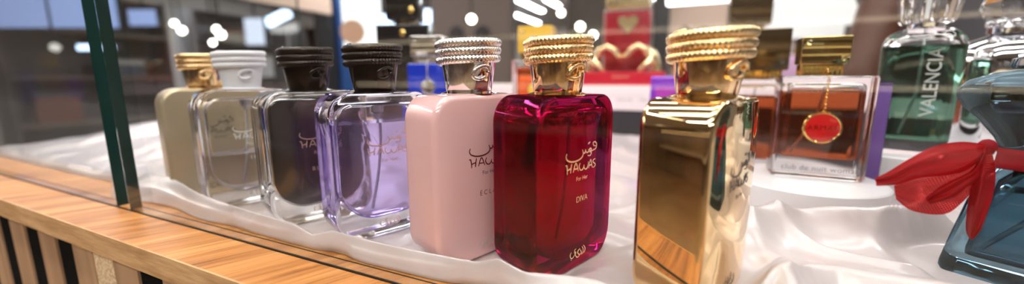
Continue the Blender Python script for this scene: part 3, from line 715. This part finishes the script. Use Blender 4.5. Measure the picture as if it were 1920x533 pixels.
# ------------------------------------------------------------------ blue waisted bottle with red sash
bx, by, brz = 18.2, 29.5, rad(-35)
t = thing('perfume_bottle', 'pale blue glass bottle with pinched waist and flared shoulders, at right front edge', 'perfume bottle', (bx,by,ST), brz)
def bl(sw, sd, r, z): return [(x, y, z) for x, y in rrect(sw, sd, r, 6)]
bw, bd_ = 6.8, 4.4
prof = [(.96,.35,0),(1.0,.5,.2),(1.0,.55,.5),(.93,.6,2.2),(.84,.7,4.2),(.73,.8,5.6),(.65,.9,6.3),(.62,1.0,6.8),(.64,1.0,7.3),(.72,1.0,7.9),(.9,1.1,8.8),(1.08,1.2,9.5),(1.18,1.3,10.1),(1.18,1.3,10.5),(1.08,1.2,11.0),(.85,1.0,11.35),(.6,.9,11.55),(.5,.8,11.6)]
b = MB(); b.loft([bl(bw*s_, bd_*s_**.8, r, z) for s_, r, z in prof])
b.loft([bl(bw*s_-1.3, bd_*s_**.8-1.2, r, z) for s_, r, z in [(.92,.5,1.1),(.93,.6,1.4),(.85,.6,3.6),(.73,.6,5.4),(.62,.5,6.0)]], flip=True)
b.build('glass_body', M['blue_glass'], t, smooth=40)
b = MB(); b.loft([bl(bw*s_-1.28, bd_*s_**.8-1.18, r, z) for s_, r, z in [(.92,.5,1.09),(.93,.6,1.4),(.85,.6,3.6),(.76,.6,5.0)]]); b.build('liquid', M['blue_liquid'], t, smooth=40)
b = MB(); b.tube([(.0,0,6.2),(-.3,-.2,4),(-2.0,-.5,1.4)], .13, 10); b.build('dip_tube', M['tube'], t)
b = MB(); b.loft([bl(4.6,3.0,.8,11.6), bl(4.8,3.2,.9,11.75), bl(4.7,3.1,.9,12.1), bl(3.6,2.2,.8,12.3)]); b.build('cap', mat('dark_blue_glass', (.01,.04,.07), .06, coat=1), t, smooth=40)
# sash: band, knot and three sheer petals
sash = thing('ribbon', 'sheer red organza ribbon tied round the waist of the blue bottle', 'ribbon', (0,0,0))
def at_l(p): return p
b = MB()
Rm = Matrix.Translation((bx,by,ST)) @ Matrix.Rotation(brz, 4, 'Z')
b.loft([[Rm @ Vector(p) for p in bl(bw*s_+.14, bd_*s_**.8+.14, 1.0, z)] for s_, z in [(.665,6.25),(.635,6.6),(.63,7.0),(.655,7.35)]], False, False)
o = b.build('waist_band', M['ribbon_band'], sash, smooth=60)
o.modifiers.new('s','SOLIDIFY').thickness = .0004
kn = at(1851, 276, 19.6)
b = MB(); b.lathe([(.02,-.42),(.26,-.34),(.36,-.05),(.33,.2),(.2,.36),(.02,.42)], 20, M=Matrix.Translation(kn)); b.build('knot', M['ribbon_band'], sash, smooth=60)
def petal(name, top, bot, D0, D1, bulge, nu=40, nv=24, fold=.12, ph=0, cyc=3.0, th=150, om='organza'):
    """sheet between an upper and a lower outline (photo points lifted to depth D0 at the knot .. D1 at the tip)"""
    def crv(pts, q):
        n = len(pts)-1; x_ = q*n; i = min(int(x_), n-1); f = x_-i
        p0 = pts[max(i-1,0)]; p1 = pts[i]; p2 = pts[i+1]; p3 = pts[min(i+2,n)]
        return tuple(.5*(2*p1[c]+(p2[c]-p0[c])*f+(2*p0[c]-5*p1[c]+4*p2[c]-p3[c])*f*f+(3*p1[c]-p0[c]-3*p2[c]+p3[c])*f**3) for c in (0,1))
    g = []
    for i in range(nu+1):
        q = i/nu; a = crv(top, q); c = crv(bot, q)
        for j in range(nv+1):
            w = j/nv; u = a[0]+(c[0]-a[0])*w; v = a[1]+(c[1]-a[1])*w
            D = D0+(D1-D0)*q-bulge*math.sin(PI*w)*math.sin(PI*min(1,q*.9+.08))+fold*math.sin(cyc*PI*w+ph+q*1.5)*min(1,q*2+.1)
            g.append(at(u, v, D))
    b = MB(); b.add(g, [(i*(nv+1)+j, (i+1)*(nv+1)+j, (i+1)*(nv+1)+j+1, i*(nv+1)+j+1) for i in range(nu) for j in range(nv)])
    o = b.build(name, M[om], sash, smooth=180)
    me = o.data; uvl = me.uv_layers.new(name='UVMap')
    for lp in me.loops:
        i, j = divmod(lp.vertex_index, nv+1); uvl.data[lp.index].uv = (i/nu*th, j/nv*th*.42)
    return o
petal('ribbon_loop', [(1846,270),(1800,266),(1750,275),(1705,298),(1662,324),(1641,333)], [(1850,285),(1815,318),(1775,329),(1725,334),(1685,346),(1643,349)], 19.5, 18.0, .55, fold=.16, ph=.4, cyc=4, th=64)
petal('ribbon_loop', [(1848,280),(1815,308),(1781,322),(1722,330),(1694,338),(1676,349)], [(1850,300),(1832,345),(1806,378),(1770,402),(1712,396),(1680,374)], 19.8, 18.5, .8, fold=.2, ph=1.2, cyc=4, th=48, om='organza_sheer')
petal('ribbon_loop', [(1845,284),(1822,318),(1792,334),(1760,352),(1735,372)], [(1849,292),(1838,330),(1815,350),(1785,372),(1742,382)], 19.3, 18.2, .5, fold=.15, ph=2.2, th=34)
petal('ribbon_tail', [(1838,280),(1825,320),(1818,360),(1812,400),(1811,432),(1818,448)], [(1857,274),(1867,320),(1862,365),(1852,398),(1840,430),(1824,450)], 19.4, 18.6, .35, fold=.14, ph=0, cyc=3, th=56)

# ------------------------------------------------------------------ store behind and around
def led(label, x, y, ln, w, along, m, z=CEIL, name='ceiling_light', grp='linear ceiling lights'):
    t = thing(name, label, 'light', (x,y,z), 0 if along == 'x' else PI/2, grp)
    b = MB(); b.box(-ln/2-1,ln/2+1,-w/2-1,w/2+1,-5,0); b.build('housing', M['housing'], t, smooth=0)
    b = MB(); b.box(-ln/2,ln/2,-w/2,w/2,-6,-5.01); b.build('diffuser', m, t, smooth=0)
    return t
def at_z(u, v, z):
    x, y, zz, d = ray(u, v); k = (z-CAMZ)/zz; return (x*k, y*k)
led('bright linear ceiling light above the front of the counter', -20, -30, 170, 9, 'x', M['led_front'])
led('bright linear ceiling light above the counter top', -10, 45, 190, 9, 'x', M['led_soft'])
led('bright linear ceiling light above the back of the counter', 30, 125, 200, 10, 'x', M['led_soft'])
led('linear fill light added above the left end of the counter', -125, 40, 180, 9, 'y', M['led'])  # added fill to brighten the satin at the left
led('bright linear ceiling light over the right end of the counter', 105, 40, 180, 10, 'y', M['led_soft'])
for q, (lx_, ly_, ln_, al_, lb_) in enumerate(((-330,60,260,'y','left of the counter, nearer the front'),(-330,420,300,'y','left of the counter, farther away'),
        (-650,200,220,'y','before the left wall, nearer the front'),(-640,470,200,'y','before the left wall, farther away'),(150,-230,300,'x','front wall shelving at the right'),(160,330,260,'y','right rear of the store'),(-60,760,300,'y','far rear of the store'))):
    led('added linear fill light over the '+lb_, lx_, ly_, ln_, 16, al_, M['led_far'])  # added fill lights that lift the dark store walls
led('linear fill light added over the aisle in front of the counter', -20, -120, 220, 12, 'x', M['led'])  # added fill for the surfaces facing the viewer
for i, (u0,v0,u1,v1) in enumerate([(938,17,1008,44),(972,0,1014,22),(1022,0,1050,12)]):
    p0, p1 = at_z(u0,v0,CEIL-6), at_z(u1,v1,CEIL-6)
    ln = p1[1]-p0[1]; led(['left of the three linear ceiling lights running into the far distance','middle of the three linear ceiling lights running into the far distance','right of the three linear ceiling lights running into the far distance'][i],
        (p0[0]+p1[0])/2, (p0[1]+p1[1])/2, ln, 10, 'y', M['led_far'])

# white display wall to the right behind the case
wy = 230.0
def X_at(u, Y):
    x, y, z, d = ray(u, 146); return x*Y/y
def Z_at(u, v, Y):
    x, y, z, d = ray(u, v); return CAMZ+z*Y/y
xa, xb = X_at(1243, wy), X_at(1760, wy)
du = thing('display_wall_unit', 'white lit display wall with a glowing strip under its top shelf', 'shelving', ((xa+xb)/2, wy, FLOOR))
hw = (xb-xa)/2; zt = Z_at(1250, 14, wy)-FLOOR
m_unit = mat('unit_white', (.70,.70,.70), .5); m_beige = mat('unit_beige', (.42,.31,.25), .6)
xm = X_at(1400, wy)-(xa+xb)/2
b = MB(); b.box(xm,hw,0,4,0,250); b.build('white_back_panel', m_unit, du, smooth=0)
b = MB(); b.box(-hw,xm,0,4,0,250); b.build('beige_back_panel', m_beige, du, smooth=0)
b = MB(); b.box(-hw,hw,-26,0,zt+3,zt+7); b.build('shelf', m_unit, du, smooth=0)
b = MB(); b.box(-hw,hw,-26,0,zt-50,zt-46); b.build('shelf', m_unit, du, smooth=0)
b = MB(); b.box(-hw+1,hw-1,-25.5,-20,zt-2.5,zt+3); b.build('light_strip', M['led_wall'], du, smooth=0)
def jar(u, v, Y, h, r, m, mc, label):
    x = X_at(u, Y); t = thing('perfume_bottle', label, 'perfume bottle', (x,Y,FLOOR+zt-45.9), 0, 'blurred bottles on the lit wall shelf')
    b = MB(); b.lathe([(r*.9,0),(r,.5),(r,h*.62),(r*.8,h*.68),(r*.35,h*.7)], 24); b.build('body', m, t, smooth=40)
    b = MB(); b.lathe([(r*.5,h*.7),(r*.55,h*.72),(r*.55,h),(.02,h)], 24); b.build('cap', mc, t, smooth=40)
for u, h, r, m, mc, lb in ((1280,34,4,M['white_cap'],M['silver'],'white bottle with silver cap on the lit shelf, leftmost behind the gold coil cap'),
        (1314,33,4,M['white_cap'],M['gold'],'white bottle with gold cap on the lit shelf, beside the silver-capped one'),
        (1490,26,6,mat('mauve',(.45,.25,.42),.3),M['silver'],'mauve bottle on the lit shelf just left of the olive gold block cap'),
        (1586,31,5,mat('dusk_pink',(.45,.25,.28),.3),M['dark_print'],'dusky pink bottle with dark cap on the lit shelf near the person')):
    jar(u, 0, wy-12, h, r, m, mc, lb)
# columns and dark fixtures
def column(name, label, u0, u1, Y, m, dpt=20, z1=CEIL, cat='column'):
    x0, x1 = X_at(u0, Y), X_at(u1, Y)
    t = thing(name, label, cat, ((x0+x1)/2, Y, FLOOR))
    w = (x1-x0)/2
    b = MB(); b.box(-w,w,0,dpt,8,z1-FLOOR); b.build('shaft', m, t, smooth=0)
    b = MB(); b.box(-w-1,w+1,-1,dpt+1,0,8); b.build('skirting', M['plinth_dark'], t, smooth=0)
    return t
m_dark = mat('dark_laminate', (.018,.017,.018), .5); m_olive = mat('dark_olive_panel', (.075,.062,.05), .5); m_taupe = mat('taupe_cabinet', (.16,.125,.11), .55)
column('dark_column', 'black column just right of the red bottle with the heart', 1219, 1248, 228, m_dark)
column('dark_column', 'dark olive-brown column left of the red bottle with the heart', 1062, 1145, 300, m_olive)
column('dark_column', 'dark grey column behind the black coil cap of the lilac bottle', 597, 622, 330, mat('charcoal', (.03,.032,.036), .5))
column('blue_column', 'narrow saturated blue column beside the dark grey one', 622, 642, 340, mat('blue_paint', (.01,.07,.26), .5))
# taupe cabinet in the middle distance
Yc = 260; x0, x1 = X_at(812, Yc), X_at(958, Yc)
t = thing('cabinet', 'taupe shop cabinet with two dark round openings behind the silver coil cap', 'cabinet', ((x0+x1)/2, Yc, FLOOR))
w = (x1-x0)/2; zt2 = Z_at(880, -30, Yc)-FLOOR
b = MB(); b.box(-w,w,0,9,0,zt2); b.build('carcass', m_taupe, t, smooth=0)
for sx, uu in ((0,858),(1,906)):
    xx = X_at(uu, Yc)-(x0+x1)/2; zz = Z_at(uu, 66, Yc)-FLOOR
    b = MB(); b.lathe([(6.5,0),(7,.6),(5.5,.8),(.02,.8)], 32, M=Matrix.Translation((xx,0,zz)) @ Matrix.Rotation(PI/2,4,'X')); b.build('round_opening', m_dark, t, smooth=40)
b = MB(); b.box(-w,w,-1,0,zt2-40,zt2-38); b.build('trim_rail', m_dark, t, smooth=0)
# small spot lamps seen as soft discs
def spot(u, v, D, r, m, label):
    p = at(u, v, D); t = thing('spot_lamp', label, 'lamp', (p[0],p[1],CEIL), 0, 'small spot lamps glowing in the distance')
    b = MB(); b.tube([(0,0,0),(0,0,p[2]-CEIL+r)], .8, 8); b.build('stem', M['dark_print'], t)
    b = MB(); b.lathe([(.02,r),(r*.7,r*.7),(r,0),(r*.7,-r*.7),(.02,-r)], 20, M=Matrix.Translation((0,0,p[2]-CEIL))); b.build('bulb', m, t, smooth=60)
for u, v, D, r, lb in ((327,44,420,3,'spot lamp glowing at upper left, topmost of the pair left of the white rope cap'),(341,57,410,3.4,'spot lamp glowing just below the topmost of the pair at left'),
        (406,55,400,3,'spot lamp glowing above the white rope cap, upper of three'),(414,65,395,3.6,'spot lamp glowing above the white rope cap, brightest of three'),(399,80,405,2.6,'spot lamp glowing above the white rope cap, faintest and lowest of three'),
        (884,36,240,2.4,'white spot lamp glowing in front of the taupe cabinet'),(946,15,420,2.6,'spot lamp glowing at the left end of the ceiling lines'),(1052,24,430,3.2,'spot lamp glowing right of the ceiling lines above the gold cap'),
        (1088,50,280,2.6,'spot lamp glowing on the dark olive column, upper of two'),(1112,66,278,2.4,'spot lamp glowing on the dark olive column, lower of two'),
        (103,89,300,3.2,'faint spot lamp glowing left of the green glass joint')):
    spot(u, v, D, r, M['spot'] if u != 103 else emis('faint_spot', (.8,.75,.7), .8), lb)
# peach fascia over the neighbouring shop, running away from the counter
p0 = at(622, 28, 430); zb = p0[2]
t = thing('shop_fascia', 'peach wood fascia beam of a neighbouring shop at the upper left', 'fascia', (p0[0], p0[1], zb))
b = MB(); b.box(-10,0,-330,0,0,CEIL-zb); b.build('board', M['fascia'], t, smooth=0)
b = MB(); b.box(-10.4,.4,-330,.4,-1.6,0); b.build('edge_trim', m_dark, t, smooth=0)
# lit screens
def screen(label, u0, v0, u1, v1, D, m=None, tilt=0, rzz=None):
    a = at(u0, v1, D); c = at(u1, v0, D); w = math.hypot(c[0]-a[0], c[1]-a[1]); h = c[2]-a[2]
    t = thing('lit_panel', label, 'screen', ((a[0]+c[0])/2,(a[1]+c[1])/2,CEIL), YAW if rzz is None else rzz)
    zb = a[2]-CEIL
    R = Matrix.Translation((0,0,zb+h/2)) @ Matrix.Rotation(tilt, 4, 'Y')
    b = MB(); b.box(-w/2-1,w/2+1,.5,4,-h/2-1,h/2+1, M=R); b.build('frame', m_dark, t, smooth=0)
    b = MB(); b.box(-w/2,w/2,0,.5,-h/2,h/2, M=R); b.build('display', m or M['screen'], t, smooth=0)
    b = MB(); b.tube([(0,2,0),(0,2,zb+h/2)], 1.0, 8); b.build('hanger', m_dark, t)
screen('tilted blue-white lit panel hanging above the two left black coil caps', 497, 24, 546, 42, 460, tilt=rad(-24))
screen('blue-white lit panel at left beside the tall black bottle', 688, 28, 742, 44, 370)
screen('tall glowing panel standing in for a bright white wall left of the tall black bottle', 646, -25, 712, 92, 395, emis('white_wall_glow', (.95,.97,.95), .95))  # emissive panel added in place of a brightly lit white wall
screen('small blue-white lit panel seen at the neck of the tall black bottle', 790, 18, 812, 44, 390)
screen('small bluish lit panel low behind the green glass joint', 145, 84, 213, 94, 335)
screen('large dim blue lit panel at the far upper left', -30, -60, 205, 52, 325, M['bluesign'])
screen('dim blue lit panel right of the green glass joint', 243, 18, 290, 48, 405, M['bluesign'])
screen('pale lit panel between the white rope cap and the fascia', 462, 34, 492, 84, 420, emis('pale_panel', (.62,.66,.80), .8))
# shop shelving along the left wall, blurred
m_sh = [mat('shelf_brown', (.30,.24,.20), .6), mat('shelf_grey', (.48,.47,.50), .6), mat('shelf_dark', (.14,.125,.12), .6)]
prod = [mat('box_cream', (.6,.55,.48), .5), mat('box_rust', (.32,.13,.09), .5), mat('box_slate', (.13,.15,.20), .5), mat('box_white', (.7,.7,.7), .5)]
words = ['cream','rust brown','slate blue','white']
for i, (yy, ci, nm) in enumerate(((40,0,'nearest the end of the case'),(190,2,'second along from the end of the case'),(340,1,'third along, behind the white rope cap'),(490,2,'fourth along, below the fascia'),(640,1,'farthest along by the dark grey column'))):
    xw = -560
    t = thing('shop_shelving', f'{["brown","dark brown","pale grey","dark brown","pale grey"][i]} shop shelving unit, {nm}', 'shelving', (xw,yy,FLOOR), 0, 'shop shelving along the left side')
    b = MB(); b.box(-30,-27,-62,62,0,190); b.build('back_panel', m_sh[ci], t, smooth=0)
    b = MB(); b.box(-27,10,-62,-59,0,190); b.build('side_panel', m_sh[ci], t, smooth=0)
    b = MB(); b.box(-27,10,59,62,0,190); b.build('side_panel', m_sh[ci], t, smooth=0)
    for z in (4,60,105,150,186):
        b = MB(); b.box(-27,9,-59,59,z,z+3); b.build('shelf', m_sh[(ci+1)%3], t, smooth=0)
    for j, (zz, y2) in enumerate(((63,-30),(108,25),(153,-10))):
        q = (i+j) % 4; hh = 18+6*((i*2+j) % 3)
        bb = thing('product_box', f'{words[q]} box, {["lower","middle","upper"][j]} shelf, shelving {nm}', 'box', (xw-8, yy+y2, FLOOR+zz+.15), 0, 'boxes on the shop shelving')
        b = MB(); b.rbox(18, 30, hh, .6, .4); b.build('carton', prod[q], bb, smooth=30)
        b = MB(); b.rbox(18.6, 30.6, 5, .6, .3, z0=hh-5); b.build('lid', prod[(q+1)%4], bb, smooth=30)
# tan framed poster
p = at(662, 60, 350)
t = thing('poster', 'round tan poster on a stand seen left of the tall black bottle', 'poster', (p[0],p[1],FLOOR), YAW)
zz = p[2]-FLOOR
b = MB(); b.lathe([(10.5,0),(11,.8),(10.5,1.6),(.02,1.6)], 40, M=Matrix.Translation((0,0,zz)) @ Matrix.Rotation(PI/2,4,'X')); b.build('disc', mat('tan_poster', (.62,.38,.25), .6), t, smooth=40)
b = MB(); b.tube([(0,1,0),(0,1,zz)], 1.4, 8); b.tube([(-16,1,.8),(16,1,.8)], 1.2, 8); b.tube([(0,-15,.8),(0,17,.8)], 1.2, 8); b.build('stand', m_dark, t)
# viewer-side shop wall, seen only in reflections
t = thing('shop_shelving', 'dark brown shelving across the aisle with lit shelf edges', 'shelving', (-60,Y0+2,FLOOR))
b = MB(); b.box(-330,330,0,4,0,230); b.build('back_panel', m_wall_f, t, smooth=0)
for z in (50,100,150,200):
    b = MB(); b.box(-330,330,4,40,z,z+4); b.build('shelf', m_sh[0], t, smooth=0)
for z in (99,149):
    b = MB(); b.box(-325,325,36,39,z-1.6,z+.9); b.build('light_strip', emis('warm_strip', (1,.8,.55), 2.0), t, smooth=0)

# ------------------------------------------------------------------ person behind the case
px, py = 62.0, 139.0
m_skin = mat('dark_brown_skin', (.09,.033,.018), .5, sss=.1)
m_shirt = mat('grey_shirt', (.075,.072,.085), .85, sheen=.2); m_trou = mat('black_trousers', (.02,.02,.022), .8)
per = thing('person', 'person in a grey short-sleeved shirt standing behind the case with one arm lowered', 'person', (px,py,FLOOR), 0)
s1 = at(1672, -22, 96); e1 = at(1608, 150, 94)
lx = lambda p: (p[0]-px, p[1]-py, p[2]-FLOOR)
sh = (s1[0]-px+3, s1[1]-py+3, 139); el = lx(e1); el = (el[0], el[1], el[2]+1)
wr = (el[0]+2, el[1]-1, el[2]-23)
def hand(wr, d, sgn):
    d = Vector(d).normalized(); side = d.cross(Vector((0,0,1)) if abs(d.z) < .9 else Vector((1,0,0))).normalized(); out = []; w = Vector(wr)
    out.append(([w, w+d*5, w+d*9], [2.6,3.4,3.2]))
    for k in range(4):
        o = side*(k-1.5)*1.75; ln = (6.6,7.6,7.2,5.6)[k]
        out.append(([w+d*7+o*.8, w+d*(9.5+ln*.45)+o, w+d*(9+ln*.8)+o+Vector((0,0,-1.4)), w+d*(9+ln)+o+Vector((0,0,-3))], [1.0,.9,.85,.7]))
    out.append(([w+d*3+side*sgn*2.2, w+d*5.5+side*sgn*4.4, w+d*8.5+side*sgn*5.2], [1.2,1.05,.85])) 
    return out
sh2 = (18, 3, 139); el2 = (25, 0, 111); wr2 = (22, -14, 98)
body = [([(0,0,158),(0,-.5,166),(0,-.5,170)], [7.4,8.8,7.6]), ([(0,-5,158),(0,-6,160)], [4.2,4.2]), ([(0,-9.4,164.5),(0,-10,162.5)], [1.2,1.4]), ([(-8.6,0,164),(-8.8,0,162)], [1.5,1.1]), ([(8.6,0,164),(8.8,0,162)], [1.5,1.1]),
        ([(0,.5,140),(0,0,154)], [6.0,5.6]), ([(-14,1,138),(0,1,138),(14,1,138)], [6.5,9,6.5]), ([(0,0,137),(0,0,120),(0,0,104),(0,0,94)], [13,13,12,13]),
        ([(-8,0,92),(-9,-1,50),(-9,1,9)], [9,6.2,4.2]), ([(8,0,92),(9,-1,50),(9,1,9)], [9,6.2,4.2]), ([(-9,3,4.2),(-10,-15,3.5)], [4,3.4]), ([(9,3,4.2),(10,-15,3.5)], [4,3.4]),
        ([sh, tuple(Vector(sh).lerp(Vector(el), .5)), el, wr], [5.6,5.1,4.4,3.0]), ([(-13,1,138), sh], [6.2,5.8]),
        ([sh2, el2, wr2], [5.6,4.3,3.0])]
body += hand(wr, (.15,-.1,-1), -1)+hand(wr2, (-.4,-1,-.3), 1)
skin('body', m_skin, body, per, .011, 4)
# eyes, lips and hair sit on the head
for sx in (-3.2, 3.2):
    b = MB(); b.lathe([(.02,-.9),(.7,-.6),(.95,0),(.7,.6),(.02,.9)], 14, M=Matrix.Translation((sx,-8.2,166))); b.build('eye', mat('eye_white', (.7,.68,.65), .2), per)
b = MB(); b.tube([(-2.4,-9.3,159.3),(0,-9.9,159.0),(2.4,-9.3,159.3)], .6, 8); b.build('mouth', mat('lips', (.2,.06,.05), .4), per)
skin('hair', mat('black_hair', (.012,.01,.01), .6), [([(0,1.2,166),(0,1.0,171.5)], [9.3,8.2])], per, .008, 4)
slv = Vector(sh).lerp(Vector(el), .36)
skin('shirt', m_shirt, [([(-15,1,138),(0,1,138.5),(15,1,138)], [7.4,10,7.4]), ([(0,0,138),(0,0,120),(0,0,104),(0,0,92)], [14.6,14.6,13.8,14.6]), ([(-13,1,138), sh, tuple(slv)], [7.4,7.2,6.8]), ([sh2, tuple(Vector(sh2).lerp(Vector(el2), .45))], [7.2,6.6]), ([(0,.5,140),(0,.5,147)], [9,7])], per, .011, 5)
skin('trousers', m_trou, [([(0,0,98),(0,0,90)], [14.2,13.8]), ([(-8,0,92),(-9,-1,50),(-9,1,8)], [10.4,7.8,6.4]), ([(8,0,92),(9,-1,50),(9,1,8)], [10.4,7.8,6.4])], per, .011, 4)
skin('shoe', m_dark, [([(-9,4,4.2),(-10,-17,3.8)], [4.8,4.0])], per, .008, 3); skin('shoe', m_dark, [([(9,4,4.2),(10,-17,3.8)], [4.8,4.0])], per, .008, 3)

# ------------------------------------------------------------------ camera and render look
cam = bpy.data.cameras.new('camera'); co = bpy.data.objects.new('camera', cam); C.objects.link(co)
cam.sensor_width = 36; cam.lens = 36*FPX/1920; cam.clip_start = .005; cam.clip_end = 60
co.location = (0,0,CAMZ*S); co.rotation_euler = (PI/2-PITCH, 0, YAW)
cam.dof.use_dof = True; cam.dof.focus_distance = .235; cam.dof.aperture_fstop = cam.lens/4.9
bpy.context.scene.camera = co
sc = bpy.context.scene
w = bpy.data.worlds.new('world'); sc.world = w; w.use_nodes = True
w.node_tree.nodes['Background'].inputs[0].default_value = (.5,.52,.56,1); w.node_tree.nodes['Background'].inputs[1].default_value = .15
vs = sc.view_settings; vs.view_transform = 'Standard'; vs.look = 'None'; vs.gamma = 1; vs.exposure = 1.12; vs.use_curve_mapping = False
cy = sc.cycles
cy.max_bounces = 20; cy.transmission_bounces = 18; cy.glossy_bounces = 8; cy.diffuse_bounces = 4; cy.transparent_max_bounces = 16
cy.caustics_reflective = True; cy.caustics_refractive = True; cy.blur_glossy = .6; cy.sample_clamp_indirect = 6; cy.use_denoising = True
